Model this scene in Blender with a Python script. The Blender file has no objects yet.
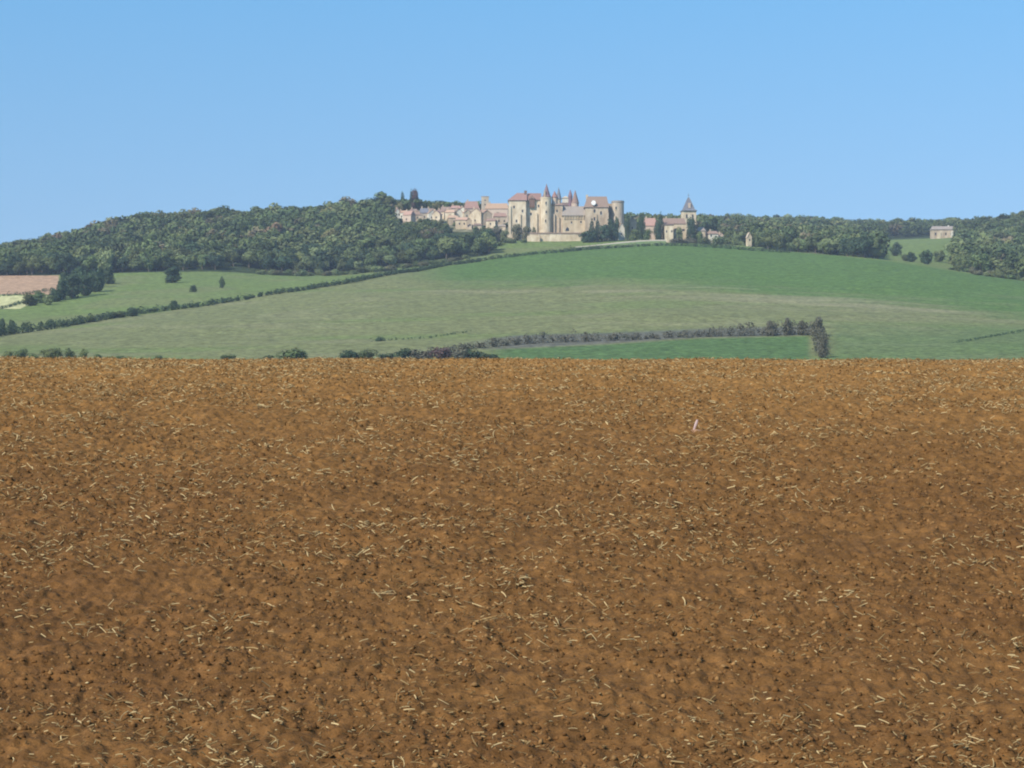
import bpy, math, random
import numpy as np
R = math.radians
F = 2218.0; HY = 420.0; CX = 512.0           # focal length in pixels, eye-level row
RNG = np.random.default_rng(7); random.seed(7)
S = bpy.context.scene
COL = S.collection

# ------------------------------------------------------------------ camera, sky, sun, exposure
cd = bpy.data.cameras.new('camera'); cam = bpy.data.objects.new('camera', cd); COL.objects.link(cam)
cd.sensor_width = 36; cd.lens = F / 1024 * 36; cd.shift_y = (HY - 384) / 1024
cd.clip_start = 0.3; cd.clip_end = 30000
cam.location = (0, 0, 0); cam.rotation_euler = (R(90), 0, 0)
S.camera = cam
SUN_AZ, SUN_EL = R(222), R(40)               # clockwise from +Y
W = bpy.data.worlds.new('World'); S.world = W; W.use_nodes = True
nt = W.node_tree; nt.nodes.clear()
out = nt.nodes.new('ShaderNodeOutputWorld'); bg = nt.nodes.new('ShaderNodeBackground')
sky = nt.nodes.new('ShaderNodeTexSky'); sky.sky_type = 'NISHITA'; sky.sun_disc = False
sky.sun_elevation = SUN_EL; sky.sun_rotation = SUN_AZ
sky.altitude = 400; sky.air_density = 1.0; sky.dust_density = 0.25; sky.ozone_density = 2.2
tc = nt.nodes.new('ShaderNodeTexCoord'); ad = nt.nodes.new('ShaderNodeVectorMath'); ad.operation = 'ADD'
ad.inputs[1].default_value = (0, 0, 0.235)
no = nt.nodes.new('ShaderNodeVectorMath'); no.operation = 'NORMALIZE'
st_ = nt.nodes.new('ShaderNodeVectorMath'); st_.operation = 'MULTIPLY'; st_.inputs[1].default_value = (1, 1, .7)
nt.links.new(tc.outputs['Generated'], st_.inputs[0]); nt.links.new(st_.outputs[0], ad.inputs[0])
tn = nt.nodes.new('ShaderNodeVectorMath'); tn.operation = 'MULTIPLY'
sx_ = nt.nodes.new('ShaderNodeSeparateXYZ'); nt.links.new(tc.outputs['Generated'], sx_.inputs[0])
rp = nt.nodes.new('ShaderNodeValToRGB'); rp.color_ramp.elements[0].position = .06; rp.color_ramp.elements[1].position = .20
rp.color_ramp.elements[0].color = (.95, .97, .87, 1); rp.color_ramp.elements[1].color = (.64, 1.01, 1.04, 1)
nt.links.new(sx_.outputs[2], rp.inputs[0]); nt.links.new(rp.outputs[0], tn.inputs[1]); nt.links.new(ad.outputs[0], no.inputs[0])
nt.links.new(no.outputs[0], sky.inputs['Vector'])
nt.links.new(sky.outputs[0], tn.inputs[0]); nt.links.new(tn.outputs[0], bg.inputs[0]); nt.links.new(bg.outputs[0], out.inputs[0])
bg.inputs[1].default_value = 0.15
sl = bpy.data.lights.new('sun', 'SUN'); sl.energy = 4.4; sl.angle = R(0.5); sl.color = (1, .93, .80)
so = bpy.data.objects.new('sun', sl); COL.objects.link(so)
so.rotation_euler = (R(90) - SUN_EL, 0, math.pi - SUN_AZ)
so.location = (0, 0, 300)
S.view_settings.view_transform = 'Standard'; S.view_settings.look = 'None'
S.view_settings.exposure = 0.45; S.view_settings.gamma = 1.0
HAZE = 0.00010
S.cycles.filter_width = 2.0

# ------------------------------------------------------------------ helpers
def noise2(x, y, seed=0):
    r = np.random.default_rng(1000 + seed).random((256, 256))
    x0 = np.floor(x).astype(int); y0 = np.floor(y).astype(int)
    fx = x - x0; fy = y - y0
    fx = fx*fx*(3-2*fx); fy = fy*fy*(3-2*fy)
    a = r[x0 & 255, y0 & 255]; b = r[(x0+1) & 255, y0 & 255]
    c = r[x0 & 255, (y0+1) & 255]; d = r[(x0+1) & 255, (y0+1) & 255]
    return (a*(1-fx)+b*fx)*(1-fy) + (c*(1-fx)+d*fx)*fy - 0.5

def ss(a, b, x):
    t = np.clip((x-a)/(b-a), 0, 1); return t*t*(3-2*t)

def mat(name, build=None, rough=0.9, spec=0.2):
    m = bpy.data.materials.new(name); m.use_nodes = True
    b = m.node_tree.nodes['Principled BSDF']
    b.inputs['Roughness'].default_value = rough
    b.inputs['Specular IOR Level'].default_value = spec
    if build: build(m.node_tree, b)
    return m

def N(t, kind, **kw):
    n = t.nodes.new(kind)
    for k, v in kw.items():
        if k.startswith('in_'): n.inputs[int(k[3:])].default_value = v
        else: setattr(n, k, v)
    return n

def noisy(name, cols, scale, rough=0.9, bump=0.0, stretch=(1, 1, 1), detail=5, spec=0.2, bscale=None, coord='Object', var=0.0):
    """noise driven ramp through several colours, with optional bump and per-object variation"""
    def b(t, p):
        tcn = N(t, 'ShaderNodeTexCoord'); mp = N(t, 'ShaderNodeMapping')
        mp.inputs['Scale'].default_value = stretch
        t.links.new(tcn.outputs[coord], mp.inputs[0])
        nz = N(t, 'ShaderNodeTexNoise'); nz.inputs['Scale'].default_value = scale; nz.inputs['Detail'].default_value = detail
        nz.inputs['Roughness'].default_value = 0.65
        t.links.new(mp.outputs[0], nz.inputs['Vector'])
        cr = N(t, 'ShaderNodeValToRGB'); els = cr.color_ramp.elements
        n = len(cols)
        while len(els) < n: els.new(0.5)
        for i, c in enumerate(cols):
            els[i].position = 0.3 + 0.4*i/max(1, n-1); els[i].color = (*c, 1)
        t.links.new(nz.outputs[0], cr.inputs[0])
        last = cr.outputs[0]
        if var:
            oi = N(t, 'ShaderNodeObjectInfo'); hs = N(t, 'ShaderNodeHueSaturation')
            m1 = N(t, 'ShaderNodeMapRange'); m1.inputs[3].default_value = 1-var; m1.inputs[4].default_value = 1+var
            m2 = N(t, 'ShaderNodeMapRange'); m2.inputs[3].default_value = 0.5-var*0.07; m2.inputs[4].default_value = 0.5+var*0.05
            fr = N(t, 'ShaderNodeMath', operation='MULTIPLY'); fr.inputs[1].default_value = 7.31
            fr2 = N(t, 'ShaderNodeMath', operation='FRACT')
            t.links.new(oi.outputs['Random'], m1.inputs[0]); t.links.new(oi.outputs['Random'], fr.inputs[0])
            t.links.new(fr.outputs[0], fr2.inputs[0]); t.links.new(fr2.outputs[0], m2.inputs[0])
            t.links.new(m1.outputs[0], hs.inputs['Value']); t.links.new(m2.outputs[0], hs.inputs['Hue'])
            t.links.new(last, hs.inputs['Color']); last = hs.outputs[0]
        t.links.new(last, p.inputs['Base Color'])
        if bump:
            bn = N(t, 'ShaderNodeBump'); bn.inputs['Strength'].default_value = 1; bn.inputs['Distance'].default_value = bump
            nb = N(t, 'ShaderNodeTexNoise'); nb.inputs['Scale'].default_value = bscale or scale*3; nb.inputs['Detail'].default_value = 6
            t.links.new(tcn.outputs[coord], nb.inputs['Vector'])
            t.links.new(nb.outputs[0], bn.inputs['Height']); t.links.new(bn.outputs[0], p.inputs['Normal'])
    return mat(name, b, rough, spec)

def attr_mat(name, scale, amp, rough=0.95, bump=0.0, bscale=1.0, scale2=None, amp2=0.0):
    """colour from the 'tint' attribute (the thing's own colour), broken up by world-space noise"""
    def b(t, p):
        at = N(t, 'ShaderNodeAttribute'); at.attribute_name = 'tint'
        tcn = N(t, 'ShaderNodeTexCoord')
        last = at.outputs['Color']
        for sc_, am in ((scale, amp), (scale2, amp2)):
            if not sc_: continue
            nz = N(t, 'ShaderNodeTexNoise'); nz.inputs['Scale'].default_value = sc_; nz.inputs['Detail'].default_value = 6
            nz.inputs['Roughness'].default_value = 0.7
            t.links.new(tcn.outputs['Object'], nz.inputs['Vector'])
            mr = N(t, 'ShaderNodeMapRange'); mr.inputs[1].default_value = .3; mr.inputs[2].default_value = .7
            mr.inputs[3].default_value = 1-am; mr.inputs[4].default_value = 1+am
            t.links.new(nz.outputs[0], mr.inputs[0])
            mx = N(t, 'ShaderNodeVectorMath', operation='SCALE')
            t.links.new(last, mx.inputs[0]); t.links.new(mr.outputs[0], mx.inputs['Scale'])
            last = mx.outputs[0]
        t.links.new(last, p.inputs['Base Color'])
        if bump:
            bn = N(t, 'ShaderNodeBump'); bn.inputs['Strength'].default_value = 1; bn.inputs['Distance'].default_value = bump
            nb = N(t, 'ShaderNodeTexNoise'); nb.inputs['Scale'].default_value = bscale; nb.inputs['Detail'].default_value = 8
            t.links.new(tcn.outputs['Object'], nb.inputs['Vector'])
            t.links.new(nb.outputs[0], bn.inputs['Height']); t.links.new(bn.outputs[0], p.inputs['Normal'])
    return mat(name, b, rough, 0.1)

def np_mesh(name, V, Fq, m, tint=None, smooth=False):
    me = bpy.data.meshes.new(name)
    V = np.asarray(V, dtype=np.float32); Fq = np.asarray(Fq, dtype=np.int32)
    k = Fq.shape[1]
    me.vertices.add(len(V)); me.vertices.foreach_set('co', V.ravel())
    me.loops.add(Fq.size); me.loops.foreach_set('vertex_index', Fq.ravel())
    me.polygons.add(len(Fq)); me.polygons.foreach_set('loop_start', np.arange(0, Fq.size, k, dtype=np.int32))
    me.polygons.foreach_set('loop_total', np.full(len(Fq), k, dtype=np.int32))
    me.update(calc_edges=True)
    if smooth: me.polygons.foreach_set('use_smooth', np.ones(len(Fq), bool))
    if tint is not None:
        a = me.color_attributes.new('tint', 'FLOAT_COLOR', 'POINT')
        a.data.foreach_set('color', np.c_[np.asarray(tint, dtype=np.float32), np.ones(len(V), np.float32)].astype(np.float32).ravel())
    me.materials.append(m)
    return me

def link(name, me, parent=None, **props):
    o = bpy.data.objects.new(name, me); COL.objects.link(o); o.parent = parent
    for k, v in props.items(): o[k] = v
    return o

def thing(name, label, cat, loc, rz=0, group=None):
    o = bpy.data.objects.new(name, None); COL.objects.link(o)
    o.empty_display_size = 1
    o.location = loc; o.rotation_euler = (0, 0, rz); o['label'] = label; o['category'] = cat
    if group: o['group'] = group
    return o

class MB:
    def __init__(s): s.v = []; s.f = []
    def add(s, vs, fs):
        n = len(s.v); s.v += [tuple(v) for v in vs]; s.f += [tuple(i+n for i in f) for f in fs]; return s
    def box(s, x0, x1, y0, y1, z0, z1):
        return s.add([(x0,y0,z0),(x1,y0,z0),(x1,y1,z0),(x0,y1,z0),(x0,y0,z1),(x1,y0,z1),(x1,y1,z1),(x0,y1,z1)],
                     [(0,3,2,1),(4,5,6,7),(0,1,5,4),(1,2,6,5),(2,3,7,6),(3,0,4,7)])
    def cone(s, x, y, z0, z1, r0, r1, n=24):
        vs = [(x+r0*math.cos(2*math.pi*i/n), y+r0*math.sin(2*math.pi*i/n), z0) for i in range(n)]
        vs += [(x+r1*math.cos(2*math.pi*i/n), y+r1*math.sin(2*math.pi*i/n), z1) for i in range(n)]
        return s.add(vs, [(i,(i+1)%n,n+(i+1)%n,n+i) for i in range(n)] + [tuple(range(n))[::-1], tuple(range(n,2*n))])
    def hip(s, x0, x1, y0, y1, z0, z1, rx0, rx1, ry=None, th=0.25):
        """roof solid: eaves rectangle, ridge from rx0 to rx1"""
        ry = (y0+y1)/2 if ry is None else ry
        return s.add([(x0,y0,z0),(x1,y0,z0),(x1,y1,z0),(x0,y1,z0),(x0,y0,z0+th),(x1,y0,z0+th),(x1,y1,z0+th),(x0,y1,z0+th),(rx0,ry,z1),(rx1,ry,z1)],
                     [(0,3,2,1),(0,1,5,4),(1,2,6,5),(2,3,7,6),(3,0,4,7),(4,5,9,8),(5,6,9),(6,7,8,9),(7,4,8)])
    def hip_y(s, x0, x1, y0, y1, z0, z1, ry0, ry1, th=0.25):
        rx = (x0+x1)/2
        return s.add([(x0,y0,z0),(x1,y0,z0),(x1,y1,z0),(x0,y1,z0),(x0,y0,z0+th),(x1,y0,z0+th),(x1,y1,z0+th),(x0,y1,z0+th),(rx,ry0,z1),(rx,ry1,z1)],
                     [(0,3,2,1),(0,1,5,4),(1,2,6,5),(2,3,7,6),(3,0,4,7),(4,5,8),(5,6,9,8),(6,7,9),(7,4,8,9)])
    def build(s, name, m, parent=None, **props):
        me = bpy.data.meshes.new(name); me.from_pydata(s.v, [], s.f); me.update(); me.materials.append(m)
        return link(name, me, parent, **props)

# ------------------------------------------------------------------ terrain
# sections of the land by direction: (distance, row) knots for each column
KX = [-700,-300,   0,  60, 100, 130, 200, 300, 340, 370, 410, 450, 500, 560, 620, 680, 720, 800, 880, 940,1024,1324,1724]
T3Y= [ 800, 820, 850, 880, 900, 915, 960,1030,1060,1085,1125,1180,1250,1300,1320,1320,1310,1290,1250,1200,1150,1000, 900]
T3P= [ 350, 345, 335, 326, 320, 315, 306, 290, 283, 278, 272, 265, 258, 250, 246, 244, 247, 252, 259, 268, 282, 315, 330]
T4Y= [1200,1220,1250,1260,1260,1260,1270,1280,1280,1285,1290,1300,1330,1340,1360,1400,1410,1440,1480,1440,1300,1150,1050]
T4P= [ 290, 285, 278, 277, 276, 274, 270, 277, 275, 272, 268, 263, 254, 251, 244, 241, 243, 251, 256, 258, 278, 305, 320]
T5Y= [1380,1380,1380,1380,1385,1385,1390,1390,1395,1395,1400,1400,1400,1400,1410,1450,1500,1600,1700,1650,1450,1300,1250]
T5P= [ 278, 275, 270, 263, 260, 258, 250, 248, 246, 243, 239, 239, 239, 241, 238, 238, 241, 243, 246, 245, 262, 280, 300]
T6Y= [1700,1700,1680,1660,1650,1640,1620,1600,1590,1580,1560,1540,1540,1600,1900,2200,2250,2300,2300,2200,1800,1700,1700]
T6P= [ 290, 280, 261, 248, 237, 229, 225, 221, 218, 211, 207, 211, 212, 226, 229, 227, 227, 228, 232, 231, 225, 222, 222]
PXG = np.unique(np.r_[np.arange(-6000, -700, 120), np.arange(-700, -60, 12), np.arange(-60, 1084, 2.5), np.arange(1084, 1724, 12), np.arange(1724, 7100, 120)]).astype(float)
YG = np.unique(np.r_[np.arange(48, 600, 14), np.arange(600, 1700, 2.2), np.arange(1700, 2500, 8), np.arange(2500, 4001, 100)]).astype(float)
def smooth1(a, x, w):
    d = np.arange(-3, 4)*w/3.0; k = np.exp(-0.5*(d/(w*0.6))**2); k /= k.sum()
    return sum(ki*np.interp(x+di, x, a) for ki, di in zip(k, d))
def kn(arr): return smooth1(np.interp(PXG, KX, arr), PXG, 40)
n3y, n3p, n4y, n4p, n5y, n5p, n6y, n6p = [kn(a) for a in (T3Y,T3P,T4Y,T4P,T5Y,T5P,T6Y,T6P)]
Z = np.zeros((len(PXG), len(YG)))
for i, px in enumerate(PXG):
    def zz(y, p): return (HY-p)/F*y
    ky = [48, 60, 120, 350, 600, 690, n3y[i], n4y[i], n5y[i], n6y[i], n6y[i]+150, 4001]
    zt = zz(n6y[i], n6p[i])
    kz = [0.1, -1.2, -6, -7, zz(600, 388), zz(690, 357), zz(n3y[i], n3p[i]), zz(n4y[i], n4p[i]), zz(n5y[i], n5p[i]), zt, zt+1, zt-30]
    z = np.interp(YG, ky, kz)
    s = np.interp(YG, ky, kz)
    s = smooth1(z, YG, 22); Z[i] = np.where(YG > 100, s, z)
X_ = (PXG[:, None]-CX)/F*YG[None, :]; Y_ = np.repeat(YG[None, :], len(PXG), 0)
rough_amp = ss(560, 800, Y_)
Z += rough_amp*(noise2(X_/60, Y_/60, 1)*2.0 + noise2(X_/18, Y_/18, 2)*0.6)
PY = HY - Z*F/Y_
def ground_z(x, y):
    px = CX + F*x/y
    i = int(np.clip(np.searchsorted(PXG, px)-1, 0, len(PXG)-2)); j = int(np.clip(np.searchsorted(YG, y)-1, 0, len(YG)-2))
    a = (px-PXG[i])/(PXG[i+1]-PXG[i]); b = (y-YG[j])/(YG[j+1]-YG[j])
    return (Z[i,j]*(1-a)+Z[i+1,j]*a)*(1-b) + (Z[i,j+1]*(1-a)+Z[i+1,j+1]*a)*b
def ground_hit(px, py, ymin=640):
    """first point of the land met in the direction (px, py)"""
    i = int(np.clip(np.searchsorted(PXG, px), 0, len(PXG)-1))
    j = np.where((YG > ymin) & (PY[i] <= py))[0]
    y = YG[j[0]] if len(j) else 1500.0
    if len(j) and j[0] > 0 and YG[j[0]-1] > ymin:
        p0, p1 = PY[i, j[0]-1], PY[i, j[0]]
        if p0 > py: y = YG[j[0]-1] + (YG[j[0]]-YG[j[0]-1])*(p0-py)/max(1e-6, p0-p1)
    x = (px-CX)/F*y
    return x, y, ground_z(x, y)
def at(px, py, y): return ((px-CX)/F*y, y, (HY-py)/F*y)

# own colours of the fields, woods' floor and tracks
PXm = np.repeat(PXG[:, None], len(YG), 1)
wob = noise2(X_/25, Y_/25, 5)*7 + noise2(X_/8, Y_/8, 6)*4
def c(*a): return np.array(a)[None, None, :]
def mixc(a, b, w): return a*(1-w[..., None]) + b*w[..., None]
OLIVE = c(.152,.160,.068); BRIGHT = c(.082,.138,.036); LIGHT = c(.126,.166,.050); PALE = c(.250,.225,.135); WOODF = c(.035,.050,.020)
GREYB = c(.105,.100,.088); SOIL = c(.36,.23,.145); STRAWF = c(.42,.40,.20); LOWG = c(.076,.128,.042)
tint = np.broadcast_to(OLIVE, Z.shape+(3,)).copy()
j3 = n3y[:, None]
main = (Y_ < j3)
# upper right crop, clean edge on the left, patchy below
edge = np.interp(PXm, [380, 500, 620, 720, 820, 920, 1024, 1300], [281, 282, 283, 288, 296, 306, 316, 330])
br = (1-ss(-7, 9, PY+wob*1.1-edge))*ss(385, 470, PXm + 0.6*wob)
tint = mixc(tint, BRIGHT, br)
# thin pale strips of dry grass below the crop
band = np.exp(-((PY-np.interp(PXm, [380, 700, 830, 1000], [287, 292, 303, 318])-wob*.6)/np.interp(PXm, [400, 700, 820], [5, 8, 10]))**2)
st = ss(.05, .35, noise2(X_/45, Y_/9, 9)+0.15)
tint = mixc(tint, PALE, np.clip(band*st*0.55*ss(360, 450, PXm)*(1-ss(930, 1000, PXm)), 0, 1))
st2 = ss(.12, .38, noise2(X_/30, Y_/10, 11))*ss(290, 300, PY)
tint = mixc(tint, PALE, st2*0.22)
st3 = ss(.1, .4, noise2(X_/55, Y_/22, 12))
tint = mixc(tint, LIGHT, st3*0.6*(1-br))
# low green crop at the foot
lg = ss(475, 520, PXm+wob*2)*(1-ss(806, 812, PXm))*ss(-1.2, 1.2, PY-np.interp(PXm, [480, 600, 700, 812], [350, 345, 338.5, 336]))
tint = mixc(tint, LOWG, lg)
lr = ss(822, 840, PXm)*ss(318, 336, PY+wob)
tint = mixc(tint, LOWG, lr*0.6)
# grey-brown strip coloured into the ground along the scrub row
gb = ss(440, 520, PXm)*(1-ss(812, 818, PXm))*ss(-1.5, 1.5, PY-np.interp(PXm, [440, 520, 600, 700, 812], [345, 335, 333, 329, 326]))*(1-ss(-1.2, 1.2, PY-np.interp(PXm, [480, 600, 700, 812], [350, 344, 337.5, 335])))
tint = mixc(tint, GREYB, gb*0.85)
# beyond the hedge
far = (Y_ >= j3)
tint[far] = np.broadcast_to(LIGHT, Z.shape+(3,))[far]
tint = mixc(tint, OLIVE, far*ss(.0, .3, noise2(X_/30, Y_/30, 14))*0.6)
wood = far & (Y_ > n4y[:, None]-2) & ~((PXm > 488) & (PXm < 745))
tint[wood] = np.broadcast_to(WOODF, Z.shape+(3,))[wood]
clear = (PXm > 884) & (PXm < 952) & (Y_ > 1440) & (Y_ < 1900)
tint[clear] = np.broadcast_to(LIGHT*1.05, Z.shape+(3,))[clear]
bs = far & (PXm < 59-0.02*(PY-275)) & (PY > 275.5) & (PY < 294.5)
tint[bs] = np.broadcast_to(SOIL, Z.shape+(3,))[bs]
ys = far & (PXm < 50-(PY-295)*2.2) & (PY >= 295.5) & (PY < 309) & (PXm > -400)
tint[ys] = np.broadcast_to(STRAWF, Z.shape+(3,))[ys]
vg = far & (PXm > 392) & (PXm < 512) & (PY < 232) & (Y_ < 1560)
tint[vg] = np.broadcast_to(c(.16,.15,.09), Z.shape+(3,))[vg]
nI, nJ = Z.shape
ii, jj = np.meshgrid(np.arange(nI-1), np.arange(nJ-1), indexing='ij')
fq = np.stack([ii*nJ+jj, (ii+1)*nJ+jj, (ii+1)*nJ+jj+1, ii*nJ+jj+1], -1).reshape(-1, 4)
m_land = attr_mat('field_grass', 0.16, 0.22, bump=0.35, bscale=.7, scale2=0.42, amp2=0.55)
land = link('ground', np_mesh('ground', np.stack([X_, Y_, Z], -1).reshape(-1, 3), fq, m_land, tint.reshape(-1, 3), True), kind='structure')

# ------------------------------------------------------------------ the ploughed field in front
def field_base(x, y):
    # flat by the camera, then a slope rising to a rounded crest 40 m out
    z = np.where(y < 10, -1.66, 0)
    t = np.clip((y-10)/30.0, 0, 1)
    up = -1.66 + 2.745*(t + 0.16*np.sin(math.pi*t))
    z = np.where(y < 10, -1.66, up)
    z = np.where(y > 40, 1.085 - 0.0022*(y-40)**1.0*0 - np.clip(y-40, 0, 100)**1.5*0.02, z)
    return z - 0.0022*x*np.clip(y/40, 0, 1)*1.0
TX = np.unique(np.r_[-np.geomspace(0.262, 8, 60), np.arange(-0.262, 0.262, 1.35/F), np.geomspace(0.262, 8, 60)])
rows = [9.0]
while rows[-1] < 41.5: rows.append(rows[-1] + 0.026 + 0.0011*(rows[-1]-9)*0.6)
FYG = np.r_[np.arange(-60, 6, 3.0), np.arange(6, 9, 0.2), rows, np.arange(42, 60, 0.5)]
GX = np.maximum(FYG, 8.0)
FX = TX[:, None]*GX[None, :]; FY = np.repeat(FYG[None, :], len(TX), 0)
def field_relief(x, y):
    k = 1-0.35*np.clip((y-30)/10, 0, 1)
    h = noise2(x/6.0, y/6.0, 20)*0.08 + noise2(x/1.7, y/1.7, 21)*0.045 + noise2(x/0.5, y/0.4, 22)*0.038
    h = h + np.abs(noise2(x/0.20, y/0.20, 23))*0.040 + np.abs(noise2(x/0.085, y/0.085, 24))*0.046 + noise2(x/0.04, y/0.05, 25)*0.030
    return h*k
def field_z(x, y): return field_base(x, y) + field_relief(x, y)
FZ = field_z(FX, FY)
patch = ss(-.3, .35, noise2(FX/3.5, FY/3.5, 30)+0.5*noise2(FX/0.9, FY/0.9, 31))
dry = ss(12, 39, FY)
DARK = np.array([.118,.055,.018])[None, None]; MIDC = np.array([.136,.065,.021])[None, None]; DRYC = np.array([.300,.155,.047])[None, None]
ft = DARK*(1-patch[..., None]) + MIDC*patch[..., None]
ft = ft*(1-dry[..., None]*0.75) + DRYC*dry[..., None]*0.75
g = noise2(FX/0.06, FY/0.06, 32)[..., None]; ft = ft*(1+0.5*g); g2 = noise2(FX/0.13, FY/0.20, 33)[..., None]+.6*noise2(FX/0.035, FY/0.06, 34)[..., None]; ft = ft*(1+0.34*g2)
nI, nJ = FX.shape
ii, jj = np.meshgrid(np.arange(nI-1), np.arange(nJ-1), indexing='ij')
fq = np.stack([ii*nJ+jj, (ii+1)*nJ+jj, (ii+1)*nJ+jj+1, ii*nJ+jj+1], -1).reshape(-1, 4)
m_soil = attr_mat('ploughed_soil', 14.0, 0.22, bump=0.012, bscale=45, scale2=60, amp2=0.25)
link('ploughed_field', np_mesh('ploughed_field', np.stack([FX, FY, FZ], -1).reshape(-1, 3), fq, m_soil, np.clip(ft, 0, 1).reshape(-1, 3), True), kind='structure')

def scatter_pts(n, extra=0.06):
    """points spread evenly over the visible width of the slope, denser nearby is not needed"""
    y = 9.2 + (41.5-9.2)*RNG.random(n)**1.15
    x = (RNG.random(n)-0.5)*2*(0.235+extra)*y
    return x, y
def solids(name, n, size, flat, m, cols, stuff_label, cat, power=2.5, asp=1.0, lift=0.25):
    x, y = scatter_pts(n)
    d = noise2(x/1.3, y/1.3, 41) > -0.12 + 0.3*(RNG.random(n)-.5); x, y = x[d], y[d]; n = len(x)
    z = field_z(x, y)
    sz = size[0] + (size[1]-size[0])*RNG.random(n)**power
    base = np.array([(1,0,0),(.3,.95,0),(-.8,.6,0),(-.8,-.6,0),(.3,-.95,0),(.35,.2,.8),(-.35,.1,.9),(0,-.5,.7),(0,0,-.8)])
    fc = np.array([(0,1,5),(1,2,6),(2,3,6),(3,4,7),(4,0,7),(0,5,7),(1,6,5),(6,7,5),(3,7,6),(1,0,8),(2,1,8),(3,2,8),(4,3,8),(0,4,8)])
    V = base[None]*(1+1.1*(RNG.random((n, 9, 3))-.5))*sz[:, None, None]*np.array([asp, 1, flat])[None, None]
    a = RNG.random(n)*6.283; ca, sa = np.cos(a)[:, None], np.sin(a)[:, None]
    VX = V[..., 0]*ca - V[..., 1]*sa; VY = V[..., 0]*sa + V[..., 1]*ca
    P = np.stack([VX+x[:, None], VY+y[:, None], V[..., 2]+(z+sz*flat*lift)[:, None]], -1).reshape(-1, 3)
    Fc = (fc[None]+np.arange(n)[:, None, None]*9).reshape(-1, 3)
    cc = np.array(cols)[RNG.integers(0, len(cols), n)]*(0.75+0.5*RNG.random((n, 1)))
    link(name, np_mesh(name, P, Fc, m, np.repeat(cc, 9, 0)), kind='stuff', label=stuff_label, category=cat)
m_clod = attr_mat('clod_earth', 20, 0.2)
m_straw = attr_mat('dry_straw', 60, 0.15, rough=0.7)
solids('clods', 90000, (.004, .020), .9, m_clod, [(.11,.052,.018), (.13,.063,.022), (.16,.080,.029), (.21,.115,.045), (.10,.047,.016)], 'brown clods of earth strewn over the ploughed field', 'clods', 2.6, lift=.0)
solids('stones', 5000, (.005, .015), .5, m_clod, [(.36,.25,.12), (.42,.31,.16), (.28,.18,.085)], 'small pale stones scattered across the brown ploughed soil', 'stones', 2.6)

def straws(name, n, m):
    x, y = scatter_pts(n)
    d = noise2(x/1.1, y/1.1, 44)+0.6*noise2(x/.35, y/.35, 45) > 0.02+0.8*(RNG.random(n)-.5); x, y = x[d], y[d]
    # larger tufts of stubble seen in the photograph
    big = [(412,709,24),(325,472,20),(288,387,16),(100,395,16),(265,408,22),(150,427,24),(68,419,14),(180,433,12),(630,641,26),(380,598,34),(258,626,18),(560,583,26),(520,580,20),(230,432,18),(850,595,14),(690,724,22),(120,490,12),(525,586,16),(960,750,30),(715,405,14),(780,552,16),(420,530,14),(930,470,14),(860,460,14)]
    bx, by, bl = [], [], []
    for (px, py, l) in big:
        ys = np.arange(9, 41, 0.05); xs = (px-CX)/F*ys
        pr = HY - field_z(xs, ys)*F/ys; k = np.where(pr <= py)[0]
        yy = ys[k[0]] if len(k) else 20
        for q in range(6):
            bx.append((px+random.uniform(-.3, .3)*l-CX)/F*yy); by.append(yy+random.uniform(-.06, .06)); bl.append(l*yy/F*random.uniform(.15, .65))
    x = np.r_[x, bx]; y = np.r_[y, by]; n0 = len(x)-len(bx); n = len(x)
    L = np.r_[0.010+0.050*RNG.random(n0)**3 + 0.0009*y[:n0], bl]
    w = 0.002+0.006*RNG.random(n)**1.8 + 0.00022*y; w[n0:] *= 0.95
    a = RNG.random(n)*3.14; a[n0:] = RNG.normal(0, .9, n-n0); tilt = RNG.normal(0, .45, n); tilt[n0:] *= .4
    z = field_z(x, y)+0.012+0.01*RNG.random(n)
    P = []; segs = np.linspace(-.5, .5, 4)
    bend = RNG.normal(0, .4, n)
    for s in segs:
        cx_ = x + L*s*np.cos(a) - bend*L*(s*s)*np.sin(a); cy_ = y + L*s*np.sin(a) + bend*L*(s*s)*np.cos(a)
        cz_ = z + L*s*np.sin(tilt) + np.abs(bend)*L*0.4*(0.25-s*s)
        for (du, dz) in ((-1, 0), (1, 0), (0, 1.4)):
            P.append(np.stack([cx_-np.sin(a)*w*du*.5, cy_+np.cos(a)*w*du*.5, cz_+w*dz*.5], -1))
    P = np.stack(P, 1)
    fs = []
    for k in range(3):
        for j in range(3): fs.append((3*k+j, 3*k+(j+1)%3, 3*k+3+(j+1)%3, 3*k+3+j))
    Fc = (np.array(fs)[None]+np.arange(n)[:, None, None]*12).reshape(-1, 4)
    cols = np.array([(.30,.20,.09), (.44,.32,.16), (.22,.135,.055), (.17,.095,.036)])
    cc = cols[RNG.integers(0, 4, n)]*(0.7+0.5*RNG.random((n, 1))); cc[n0:] = np.array([.44,.32,.16])*(0.6+0.5*RNG.random((n-n0, 1)))
    link(name, np_mesh(name, P.reshape(-1, 3), Fc, m, np.repeat(cc, 12, 0)), kind='stuff', label='broken pale straw and stubble strewn over the ploughed field', category='straw')
straws('straw', 64000, m_straw)

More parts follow.
